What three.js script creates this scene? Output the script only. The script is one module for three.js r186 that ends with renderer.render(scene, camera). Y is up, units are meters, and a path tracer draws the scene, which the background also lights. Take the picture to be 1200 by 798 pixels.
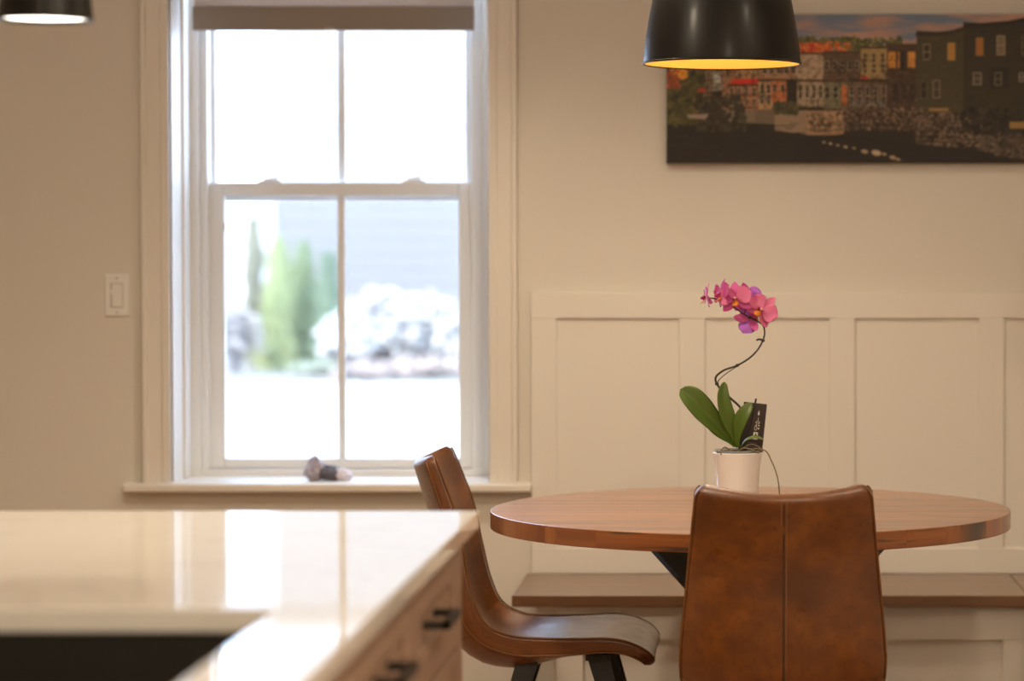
import * as THREE from 'three';
import { RoundedBoxGeometry } from 'three/addons/geometries/RoundedBoxGeometry.js';
import { mergeGeometries, mergeVertices } from 'three/addons/utils/BufferGeometryUtils.js';
import { RectAreaLightUniformsLib } from 'three/addons/lights/RectAreaLightUniformsLib.js';
import { ImprovedNoise } from 'three/addons/math/ImprovedNoise.js';

// ------------------------------------------------------------------ camera, sky, sun, exposure
RectAreaLightUniformsLib.init();
const scene = new THREE.Scene();
const FOCAL = 3200;                                                   // focal length in pixels of the 1200 x 798 frame
const camera = new THREE.PerspectiveCamera(2 * Math.atan(399 / FOCAL) * 180 / Math.PI, 1200 / 798, 0.05, 400);
camera.position.set(0, 1.344, 0);
camera.rotation.x = -Math.atan(99 / FOCAL);
camera.setViewOffset(1740, 798, 0, 0, 1200, 798);                      // the picture is a crop left of the lens axis
camera.focus = 6.0;
camera.userData.fStop = camera.getFocalLength() / 37;                  // 37 mm aperture
scene.add(camera);

scene.background = new THREE.Color().setRGB(1.95, 2.6, 3.6);          // bright hazy sky
const sun = new THREE.DirectionalLight(new THREE.Color().setRGB(1, 0.93, 0.80), 3.4);
sun.position.set(-26, 34, 6);
sun.target.position.set(-4, 0, -26);
sun.castShadow = true;
Object.assign(sun.shadow.camera, { left: -40, right: 40, top: 40, bottom: -40, near: 1, far: 140 });
sun.shadow.mapSize.set(2048, 2048);
scene.add(sun, sun.target);

const renderer = new THREE.WebGLRenderer({ antialias: true });
renderer.toneMapping = THREE.LinearToneMapping;
renderer.toneMappingExposure = 2.6;
renderer.shadowMap.enabled = true;

const WARM = new THREE.Color().setRGB(1, 0.83, 0.60);                 // the lamps of the room
const DOWNLIGHT = 190, ISLAND_LAMP = 36, DINING_BULB = 0.038;

// ------------------------------------------------------------------ helpers
let seed = 7;
const rnd = () => { seed = (seed * 1664525 + 1013904223) >>> 0; return seed / 4294967296; };
const rr = (a, b) => a + (b - a) * rnd();
const V = (x, y, z) => new THREE.Vector3(x, y, z);
const noise = new ImprovedNoise();
const fbm = (x, y, z = 0, o = 4) => { let s = 0, a = 0.5, f = 1; for (let i = 0; i < o; i++) { s += a * noise.noise(x * f, y * f, z + i * 7.3); a *= 0.5; f *= 2.03; } return s; };
const lerp = THREE.MathUtils.lerp, clamp = THREE.MathUtils.clamp, smooth = THREE.MathUtils.smoothstep;
const taken = {};
const numbered = (n) => { const k = taken[n] = (taken[n] ?? -1) + 1; return k ? n + '_' + String(k).padStart(3, '0') : n; };
function shadows(o) { o.castShadow = o.receiveShadow = true; return o; }
function mesh(name, geo, mat, parent = scene, label) {
  const g = Array.isArray(geo) ? (geo.length > 1 ? mergeGeometries(geo.map((x) => { const y = x.index ? x.toNonIndexed() : x; for (const k of Object.keys(y.attributes)) if (!['position', 'normal', 'uv'].includes(k)) y.deleteAttribute(k); if (!y.attributes.uv) y.setAttribute('uv', new THREE.Float32BufferAttribute(new Float32Array(y.attributes.position.count * 2), 2)); return y; })) : geo[0]) : geo;
  const m = shadows(new THREE.Mesh(g, mat));
  m.name = parent === scene ? numbered(name) : name;
  if (label) m.userData.label = label;
  parent.add(m);
  return m;
}
function tag(o, label, category, group) { o.userData.label = label; o.userData.category = category; if (group) o.userData.group = group; return o; }
function thing(name, label, category, pos = [0, 0, 0], turn = 0, group) {
  const o = new THREE.Group(); o.name = numbered(name); scene.add(o);
  o.position.set(...pos); o.rotation.y = turn;
  return tag(o, label, category, group);
}
function struct(name, label) { const o = new THREE.Group(); o.name = name; o.userData.kind = 'structure'; o.userData.label = label; scene.add(o); return o; }
function metreUV(g, grain = 'x', off = [0, 0]) {                       // uv in metres, u along the grain
  const p = g.attributes.position, n = g.attributes.normal, uv = new Float32Array(p.count * 2), ax = 'xyz'.indexOf(grain);
  for (let i = 0; i < p.count; i++) {
    const c = [p.getX(i), p.getY(i), p.getZ(i)], m = [Math.abs(n.getX(i)), Math.abs(n.getY(i)), Math.abs(n.getZ(i))];
    const k = m.indexOf(Math.max(...m)), rest = [0, 1, 2].filter((q) => q !== k);
    const u = rest.includes(ax) ? ax : rest[0], v = rest.find((q) => q !== u);
    uv[2 * i] = c[u] + off[0]; uv[2 * i + 1] = c[v] + off[1];
  }
  g.setAttribute('uv', new THREE.BufferAttribute(uv, 2));
  return g;
}
function box(x0, x1, y0, y1, z0, z1, r = 0.002, grain = 'x') {          // bevelled box between two corners
  const w = x1 - x0, h = y1 - y0, d = z1 - z0;
  const g = r > 0 ? new RoundedBoxGeometry(w, h, d, 2, Math.min(r, w / 2.01, h / 2.01, d / 2.01)) : new THREE.BoxGeometry(w, h, d);
  g.translate((x0 + x1) / 2, (y0 + y1) / 2, (z0 + z1) / 2);
  return metreUV(g, grain);
}
function bar(p0, p1, w0, d0, w1 = w0, d1 = d0, side = V(0, 0, 1)) {     // tapered bar from p0 to p1
  const t = p1.clone().sub(p0).normalize(), a = side.clone().sub(t.clone().multiplyScalar(side.dot(t))).normalize(), b = t.clone().cross(a);
  const pos = [], q = [[-1, -1], [1, -1], [1, 1], [-1, 1]];
  const c = (p, w, d) => q.map(([i, j]) => p.clone().addScaledVector(a, i * w / 2).addScaledVector(b, j * d / 2));
  const A = c(p0, w0, d0), B = c(p1, w1, d1), idx = [];
  const face = (...v) => { idx.push(v[0], v[1], v[2], v[0], v[2], v[3]); };
  for (let i = 0; i < 4; i++) face(A[i], A[(i + 1) % 4], B[(i + 1) % 4], B[i]);
  face(A[3], A[2], A[1], A[0]); face(B[0], B[1], B[2], B[3]);
  for (const v of idx) pos.push(v.x, v.y, v.z);
  const g = new THREE.BufferGeometry(); g.setAttribute('position', new THREE.Float32BufferAttribute(pos, 3)); g.computeVertexNormals();
  return metreUV(g, 'y');
}
const tube = (pts, r, seg = 40, k = 8, closed = false) => new THREE.TubeGeometry(new THREE.CatmullRomCurve3(pts, closed), seg, r, k, closed);
function grid(nu, nv, fn, closedU = false) {                            // surface from a function of (i, j)
  const pos = [], uv = [], idx = [];
  for (let j = 0; j <= nv; j++) for (let i = 0; i <= nu; i++) { const p = fn(i / nu, j / nv); pos.push(p[0], p[1], p[2]); uv.push(p[3] ?? i / nu, p[4] ?? j / nv); }
  for (let j = 0; j < nv; j++) for (let i = 0; i < nu; i++) { const a = j * (nu + 1) + i, b = a + 1, c = a + nu + 1, d = c + 1; idx.push(a, b, d, a, d, c); }
  const g = new THREE.BufferGeometry();
  g.setAttribute('position', new THREE.Float32BufferAttribute(pos, 3)); g.setAttribute('uv', new THREE.Float32BufferAttribute(uv, 2)); g.setIndex(idx);
  g.computeVertexNormals();
  if (closedU) { const n = g.attributes.normal; for (let j = 0; j <= nv; j++) { const a = j * (nu + 1), b = a + nu; const s = V(n.getX(a) + n.getX(b), n.getY(a) + n.getY(b), n.getZ(a) + n.getZ(b)).normalize(); n.setXYZ(a, s.x, s.y, s.z); n.setXYZ(b, s.x, s.y, s.z); } }
  return g;
}
const lathe = (pts, seg = 64) => new THREE.LatheGeometry(pts.map(([r, y]) => new THREE.Vector2(r, y)), seg);

// ------------------------------------------------------------------ textures and materials
function dataTex(w, h, fn, srgb, rx, ry) {
  const d = new Uint8Array(w * h * 4);
  for (let y = 0; y < h; y++) for (let x = 0; x < w; x++) { const c = fn(x / w, y / h, x, y); for (let k = 0; k < 3; k++) d[(y * w + x) * 4 + k] = clamp(c[k], 0, 255); d[(y * w + x) * 4 + 3] = 255; }
  const t = new THREE.DataTexture(d, w, h);
  if (srgb) t.colorSpace = THREE.SRGBColorSpace;
  t.wrapS = t.wrapT = THREE.MirroredRepeatWrapping; t.magFilter = THREE.LinearFilter; t.minFilter = THREE.LinearMipmapLinearFilter; t.generateMipmaps = true;
  t.repeat.set(1 / rx, 1 / ry); t.needsUpdate = true;
  return t;
}
const mixc = (a, b, t) => a.map((v, i) => lerp(v, b[i], clamp(t, 0, 1)));
function woodTex(light, mid, dark, { w = 1024, h = 512, rx = 1.2, ry = 0.6, streak = 1, knots = 0.6, z = 0, pores = 0.5, flecks = 0 } = {}) {
  return dataTex(w, h, (u, v) => {
    const x = u * rx, y = v * ry, wob = 0.012 * noise.noise(x * 2.2, y * 5, z + 2);
    const bands = fbm(x * 1.1, (y + wob) * 34, z, 4);
    const fine = noise.noise(x * 7, (y + wob) * 260, z + 9);
    const dk = smooth(fbm(x * 1.6 + 5, (y + wob) * 22, z + 20, 3), 0.12, 0.42) * knots;
    let c = mixc(mid, light, 0.5 + bands * 1.5 * streak);
    c = mixc(c, dark, clamp(dk, 0, 1));
    if (flecks) c = mixc(c, dark, smooth(fbm(x * 5 + y * 8, (y + wob) * 60, z + 40, 3), 0.2, 0.42) * 0.8 * flecks);
    return mixc(c, dark, clamp(fine * 0.5, 0, 0.35) * pores);
  }, true, rx, ry);
}
const grainBump = dataTex(512, 512, (u, v) => { const k = 128 + 90 * noise.noise(u * 90, v * 90, 1) + 50 * noise.noise(u * 190, v * 190, 4); return [k, k, k]; }, false, 0.16, 0.16);
const wallBump = dataTex(512, 512, (u, v) => { const k = 128 + 80 * noise.noise(u * 120, v * 120, 3) + 40 * noise.noise(u * 40, v * 40, 8); return [k, k, k]; }, false, 0.5, 0.5);
const leatherMap = dataTex(1024, 1024, (u, v) => {
  const n = fbm(u * 9, v * 9, 3, 5), m = fbm(u * 30 + 4, v * 30, 11, 3), big = fbm(u * 3.2, v * 3.2, 31, 3);
  let c = mixc([139, 82, 32], [172, 108, 46], 0.45 + n * 1.7);
  c = mixc(c, [104, 56, 20], smooth(big, 0.02, 0.4) * 0.75);
  const vein = Math.abs(fbm(u * 8 + 2 * n, v * 8, 51, 3));
  c = mixc(c, [192, 130, 66], smooth(0.05 - vein, 0, 0.05) * 0.3 * clamp(0.5 + m * 2, 0, 1));
  return mixc(c, [110, 62, 24], clamp(m * 1.1, 0, 0.5));
}, true, 0.5, 0.5);
const leatherRough = dataTex(256, 256, (u, v) => { const k = 128 + 110 * fbm(u * 14, v * 14, 23, 4); return [k, clamp(k + 10, 60, 200), k]; }, false, 0.5, 0.5);
const tableWood = [0, 1, 2].map((k) => woodTex([168, 101, 44], [[134, 72, 27], [144, 80, 31], [126, 66, 24]][k], [58, 40, 30], { z: 10 + k * 13, knots: 1.0, streak: 1.3, flecks: 1 }));
const benchWood = woodTex([128, 92, 64], [108, 74, 48], [70, 46, 30], { z: 60, knots: 0.25, streak: 0.7 });
const cabinetWood = woodTex([160, 134, 117], [147, 121, 105], [110, 86, 71], { z: 80, knots: 0.25, streak: 0.6, pores: 0.9 });
const floorWood = woodTex([170, 130, 92], [150, 112, 78], [100, 70, 46], { z: 90, knots: 0.4 });
const quartzMap = dataTex(1024, 1024, (u, v) => {
  const w = fbm(u * 3, v * 3, 2, 4), vein = Math.abs(fbm(u * 2.2 + w * 0.8, v * 2.2, 6, 4)), fine = Math.abs(fbm(u * 7 + w, v * 7, 16, 3));
  return mixc(mixc([228, 224, 219], [214, 206, 197], smooth(0.035 - vein, 0, 0.035) * 0.4), [216, 209, 201], smooth(0.02 - fine, 0, 0.02) * 0.35);
}, true, 1.4, 1.4);
const S = (o) => new THREE.MeshStandardMaterial(o), P = (o) => new THREE.MeshPhysicalMaterial(o);
const lin = (r, g, b) => new THREE.Color().setRGB(r, g, b);
const M = {
  wall: S({ color: lin(0.70, 0.655, 0.59), roughness: 0.75, bumpMap: wallBump, bumpScale: 0.0003 }),
  trim: S({ color: lin(0.76, 0.715, 0.655), roughness: 0.42 }),
  ceiling: S({ color: lin(0.82, 0.80, 0.76), roughness: 0.9 }),
  vinyl: S({ color: lin(0.80, 0.80, 0.79), roughness: 0.35 }),
  glass: P({ color: 0xffffff, transmission: 1, thickness: 0, roughness: 0, ior: 1.45 }),
  screen: S({ color: lin(0.12, 0.12, 0.13), roughness: 0.8, transparent: true, opacity: 0.3 }),
  blind: P({ color: lin(0.62, 0.54, 0.49), roughness: 0.95, transmission: 0.35, thickness: 0, bumpMap: grainBump, bumpScale: 0.0004 }),
  blindRail: S({ color: lin(0.30, 0.255, 0.22), roughness: 0.85, bumpMap: grainBump, bumpScale: 0.0004 }),
  leather: P({ specularIntensity: 0.6, color: lin(0.49, 0.40, 0.16), map: leatherMap, roughness: 0.72, roughnessMap: leatherRough, bumpMap: grainBump, bumpScale: 0.0005, clearcoat: 1.0, clearcoatRoughness: 0.36 }),
  piping: S({ color: lin(0.17, 0.066, 0.016), roughness: 0.45 }),
  thread: S({ color: lin(0.27, 0.13, 0.05), roughness: 0.7 }),
  slit: S({ color: lin(0.06, 0.025, 0.01), roughness: 0.8 }),
  blackMetal: S({ color: lin(0.012, 0.012, 0.012), roughness: 0.45 }),
  shade: P({ color: lin(0.008, 0.007, 0.006), roughness: 0.42, specularIntensity: 0.5, clearcoat: 0.12, clearcoatRoughness: 0.2 }),
  shadeInside: S({ color: lin(0.85, 0.58, 0.17), roughness: 0.5, side: THREE.DoubleSide }),
  quartz: P({ map: quartzMap, roughness: 0.06, ior: 1.52 }),
  sink: S({ color: lin(0.012, 0.010, 0.008), roughness: 0.5 }),
  cabinet: S({ map: cabinetWood, roughness: 0.42 }),
  bench: P({ map: benchWood, roughness: 0.4, clearcoat: 0.7, clearcoatRoughness: 0.25 }),
  floor: S({ map: floorWood, roughness: 0.4 }),
  pot: P({ color: lin(0.92, 0.92, 0.92), roughness: 0.3, clearcoat: 1, clearcoatRoughness: 0.08 }),
  liner: P({ color: lin(0.8, 0.83, 0.86), roughness: 0.15, transmission: 0.7, thickness: 0 }),
  bark: S({ color: lin(0.07, 0.045, 0.025), roughness: 0.95 }),
  leaf: P({ color: lin(0.085, 0.145, 0.014), roughness: 0.35 }),
  stem: S({ color: lin(0.035, 0.028, 0.018), roughness: 0.5 }),
  root: S({ color: lin(0.22, 0.17, 0.09), roughness: 0.7 }),
  rootTip: S({ color: lin(0.7, 0.72, 0.68), roughness: 0.6 }),
  petal: P({ color: lin(0.84, 0.15, 0.55), roughness: 0.55, transmission: 0.25, thickness: 0, side: THREE.DoubleSide }),
  petalRose: P({ color: lin(0.92, 0.24, 0.50), roughness: 0.55, transmission: 0.25, thickness: 0, side: THREE.DoubleSide }),
  petalWindowLit: P({ color: lin(0.64, 0.20, 0.86), roughness: 0.55, transmission: 0.25, thickness: 0, side: THREE.DoubleSide }),  // violet cast of the window light put into the petal colour
  lip: S({ color: lin(0.72, 0.24, 0.03), roughness: 0.5 }),
  lipDark: S({ color: lin(0.42, 0.03, 0.14), roughness: 0.5 }),
  column: S({ color: lin(0.85, 0.62, 0.66), roughness: 0.5 }),
  plate: S({ color: lin(0.82, 0.80, 0.77), roughness: 0.3 }),
  plateGap: S({ color: lin(0.45, 0.42, 0.39), roughness: 0.5 }),
  shinyTab: S({ color: lin(0.85, 0.86, 0.86), roughness: 0.25 }),
};
M.petal.side = M.petalRose.side = M.petalWindowLit.side = THREE.DoubleSide;

// ------------------------------------------------------------------ room shell
const WZ = -7.615, RX = 1.24, LX = -3.4, FZ = 2.6, CY = 2.62;             // inner faces of the room
const OP = { x0: -1.5925, x1: -0.705, y0: 0.687, y1: 2.28 };            // window opening
{
  const wb = struct('wall_back', 'warm white painted wall with window opening');
  const s = new THREE.Shape([[LX - 0.2, -0.1], [RX + 0.2, -0.1], [RX + 0.2, CY], [LX - 0.2, CY]].map((p) => new THREE.Vector2(...p)));
  s.holes.push(new THREE.Path([[OP.x0, OP.y0], [OP.x0, OP.y1], [OP.x1, OP.y1], [OP.x1, OP.y0]].map((p) => new THREE.Vector2(...p))));
  const g = new THREE.ExtrudeGeometry(s, { depth: 0.36, bevelEnabled: false }); g.translate(0, 0, WZ - 0.36);
  mesh('plaster', g, M.wall, wb);
  const solid = (n, l, b, m) => { const o = mesh(n, box(...b, 0), m); o.name = n; o.userData.kind = 'structure'; o.userData.label = l; return o; };
  solid('wall_left', 'warm white side wall of the kitchen', [LX - 0.2, LX, 0, CY, WZ, FZ], M.wall);
  solid('wall_right', 'warm white side wall beside the bench corner', [RX, RX + 0.2, 0, CY, WZ, FZ], M.wall);
  solid('wall_front', 'warm white wall across the kitchen', [LX - 0.2, RX + 0.2, 0, CY, FZ, FZ + 0.2], M.wall);
  solid('ceiling', 'white painted ceiling', [LX - 0.2, RX + 0.2, CY, CY + 0.2, WZ - 0.36, FZ + 0.2], M.ceiling);
  solid('floor', 'brown wooden floor', [LX - 0.2, RX + 0.2, -0.1, 0, WZ, FZ + 0.2], M.floor);
}

// ------------------------------------------------------------------ window
{
  const w = struct('window_1', 'white double hung window with deep reveal and roller shade');
  const m = (n, g, mat = M.trim, par = w, l) => mesh(n, g, mat, par, l);
  const { x0, x1, y1 } = OP, sillY = 0.712;
  // casing: flat boards with a bead inside and a back band outside
  const cas = (xa, xb, flip) => [
    box(xa, xb, sillY, y1 + 0.075, WZ, WZ + 0.018, 0.002),
    flip ? box(xb - 0.012, xb + 0.002, sillY, y1 + 0.075, WZ, WZ + 0.028, 0.003) : box(xa - 0.002, xa + 0.012, sillY, y1 + 0.075, WZ, WZ + 0.028, 0.003),
    flip ? box(xa, xa + 0.024, sillY, y1, WZ, WZ + 0.022, 0.003) : box(xb - 0.024, xb, sillY, y1, WZ, WZ + 0.022, 0.003)];
  m('window_casing', cas(-1.6675, x0, false)); m('window_casing', cas(x1, -0.6286, true));
  m('window_casing', [box(-1.6675, -0.6286, y1, y1 + 0.075, WZ, WZ + 0.02, 0.002)]);
  m('window_sill', box(-1.722, -0.586, 0.687, sillY, WZ - 0.25, WZ + 0.055, 0.008));
  // jamb boards, two steps
  const jamb = (sgn, xe) => [box(...(sgn > 0 ? [xe, xe + 0.004] : [xe - 0.004, xe]), sillY, y1, WZ - 0.13, WZ, 0.0005), box(...(sgn > 0 ? [xe, xe + 0.012] : [xe - 0.012, xe]), sillY, y1, WZ - 0.215, WZ - 0.13, 0.002)];
  m('jamb', jamb(1, x0)); m('jamb', jamb(-1, x1)); m('jamb', box(x0, x1, y1 - 0.01, y1, WZ - 0.215, WZ, 0.001));
  // vinyl frame
  const zf = WZ - 0.215;
  m('window_frame', [
    box(x0, x0 + 0.037, sillY - 0.02, y1, zf - 0.11, zf, 0.003), box(x0 + 0.037, x0 + 0.0585, sillY - 0.02, y1, zf - 0.11, zf - 0.014, 0.002),
    box(x1 - 0.037, x1, sillY - 0.02, y1, zf - 0.11, zf, 0.003), box(x1 - 0.073, x1 - 0.037, sillY - 0.02, y1, zf - 0.11, zf - 0.014, 0.002),
    box(x0, x1, sillY - 0.025, 0.731, zf - 0.11, zf - 0.006, 0.002), box(x0, x1, y1 - 0.06, y1, zf - 0.11, zf, 0.002)], M.vinyl);
  // upper sash
  const zu = WZ - 0.29, us = new THREE.Group(); us.name = 'upper_sash'; w.add(us);
  m('sash_stile', box(-1.545, -1.5216, 1.5026, y1 - 0.05, zu - 0.035, zu, 0.004), M.vinyl, us); m('sash_stile', box(-0.8004, -0.752, 1.5026, y1 - 0.05, zu - 0.035, zu, 0.004), M.vinyl, us);
  m('sash_rail', box(-1.545, -0.752, 1.5026, 1.54, zu - 0.035, zu, 0.004), M.vinyl, us); m('sash_rail', box(-1.545, -0.752, y1 - 0.09, y1 - 0.05, zu - 0.035, zu, 0.004), M.vinyl, us);
  m('muntin', box(-1.171, -1.1485, 1.54, y1 - 0.09, zu - 0.025, zu - 0.011, 0.003), M.vinyl, us);
  m('pane', box(-1.525, -1.16, 1.535, y1 - 0.085, zu - 0.0182, zu - 0.0178, 0), M.glass, us); m('pane', box(-1.159, -0.797, 1.535, y1 - 0.085, zu - 0.0182, zu - 0.0178, 0), M.glass, us);
  // lower sash
  const zl = WZ - 0.25, ls = new THREE.Group(); ls.name = 'lower_sash'; w.add(ls);
  m('sash_stile', box(-1.5366, -1.492, 0.732, 1.556, zl - 0.035, zl, 0.004), M.vinyl, ls); m('sash_stile', box(-0.8175, -0.7766, 0.732, 1.556, zl - 0.035, zl, 0.004), M.vinyl, ls);
  m('sash_rail', box(-1.492, -0.8175, 1.516, 1.556, zl - 0.035, zl, 0.004), M.vinyl, ls); m('sash_rail', box(-1.492, -0.8175, 0.732, 0.760, zl - 0.035, zl, 0.004), M.vinyl, ls);
  m('muntin', box(-1.1675, -1.1455, 0.760, 1.516, zl - 0.025, zl - 0.011, 0.003), M.vinyl, ls);
  m('pane', box(-1.495, -1.157, 0.757, 1.519, zl - 0.0182, zl - 0.0178, 0), M.glass, ls); m('pane', box(-1.156, -0.814, 0.757, 1.519, zl - 0.0182, zl - 0.0178, 0), M.glass, ls);
  for (const px of [-1.360, -0.946]) {                                   // sash locks on the meeting rail
    const g = [box(px - 0.034, px + 0.034, 1.555, 1.562, zl - 0.03, zl - 0.002, 0.003), box(px - 0.022, px + 0.022, 1.560, 1.569, zl - 0.026, zl - 0.006, 0.004), box(px - 0.004, px + 0.040, 1.570, 1.575, zl - 0.022, zl - 0.012, 0.002)];
    m('sash_lock', g, M.vinyl, ls);
  }
  m('insect_screen', box(-1.54, -0.77, 0.735, 1.51, zl - 0.1, zl - 0.0995, 0), M.screen, w, 'dark fine insect screen outside lower sash');
  m('screen_latch', box(-1.496, -1.487, 1.415, 1.440, zl - 0.012, zl + 0.004, 0.003), M.vinyl, w);
}
{
  const b = thing('roller_shade', 'taupe fabric shade drawn down a little at the window head', 'shade', [-1.1565, 1.981, WZ - 0.13]);
  mesh('fabric', box(-0.3965, 0.3965, 0.065, 0.28, -0.012, -0.007, 0.001), M.blind, b);
  mesh('bottom_rail', [box(-0.3985, 0.3985, 0.0, 0.069, -0.014, 0.004, 0.004)], M.blindRail, b);
  mesh('headrail', box(-0.40, 0.40, 0.225, 0.285, -0.04, 0.02, 0.004), M.blindRail, b);
  mesh('pull_tab', [box(-0.024, 0.004, -0.002, 0.006, -0.006, 0.010, 0.003)], M.shinyTab, b, 'clear plastic pull tab');
}

// ------------------------------------------------------------------ wainscot panelling, each board its own piece
{
  const t = struct('trim_1', 'white panelled wainscot above bench');
  const zP = WZ + 0.016, zF = WZ + 0.024;
  mesh('back_board', box(-0.586, RX, 0.455, 1.236, WZ, zP, 0.001), M.trim, t);
  const r = (n, b) => mesh(n, box(...b, 0.0016), M.trim, t);
  r('rail', [-0.588, RX, 1.171, 1.242, zP - 0.004, zF]); r('rail', [-0.588, RX, 0.459, 0.530, zP - 0.004, zF]);
  for (const [a, b] of [[-0.588, -0.517], [-0.1755, -0.104], [0.242, 0.313], [0.657, 0.728], [1.073, RX]]) r('stile', [a, b, 0.530, 1.171, zP - 0.004, zF]);
  const t2 = struct('trim_2', 'white panelled wainscot on side wall above bench arm');
  const q = (n, b) => mesh(n, box(...b, 0.0016), M.trim, t2);
  q('back_board', [RX - 0.012, RX, 0.455, 1.236, -7.58, -6.0]);
  q('rail', [RX - 0.024, RX - 0.01, 1.171, 1.242, -7.59, -5.99]); q('rail', [RX - 0.024, RX - 0.01, 0.459, 0.53, -7.59, -5.99]);
  for (let k = 0; k < 5; k++) q('stile', [RX - 0.024, RX - 0.01, 0.53, 1.171, -7.59 + k * 0.382, -7.518 + k * 0.382]);
}

// ------------------------------------------------------------------ built-in corner bench
{
  const b = thing('corner_bench', 'built-in corner bench with brown wooden seat and white panelled base', 'bench', [0, 0, 0]);
  mesh('seat', box(-0.602, 0.744, 0.428, 0.459, -7.589, -7.10, 0.003), M.bench, b, 'brown wooden seat board along the window wall');
  mesh('seat', box(0.746, RX - 0.025, 0.428, 0.459, -7.589, -5.95, 0.003, 'z'), M.bench, b, 'brown wooden seat board along the side wall');
  const base = (n, q) => mesh(n, box(...q, 0.0015), M.trim, b);
  base('base', [-0.488, 0.79, 0.0, 0.428, -7.6, -7.145]);
  const zA = -7.149, zB = -7.130;
  base('base_rail', [-0.488, 0.778, 0.338, 0.428, zA, zB]); base('base_rail', [-0.488, 0.778, 0.0, 0.11, zA, zB]);
  for (const [x0, x1] of [[-0.488, -0.418], [0.098, 0.168], [0.683, 0.778]]) base('base_stile', [x0, x1, 0.11, 0.338, zA, zB]);
  base('base', [0.795, RX, 0.0, 0.428, -7.6, -5.98]);
  base('base_rail', [0.778, 0.799, 0.338, 0.428, -7.13, -5.98]); base('base_rail', [0.778, 0.799, 0.0, 0.11, -7.13, -5.98]);
  for (const z of [-7.13, -6.60, -6.06]) base('base_stile', [0.778, 0.799, 0.11, 0.338, z, z + 0.08]);
}

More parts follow.
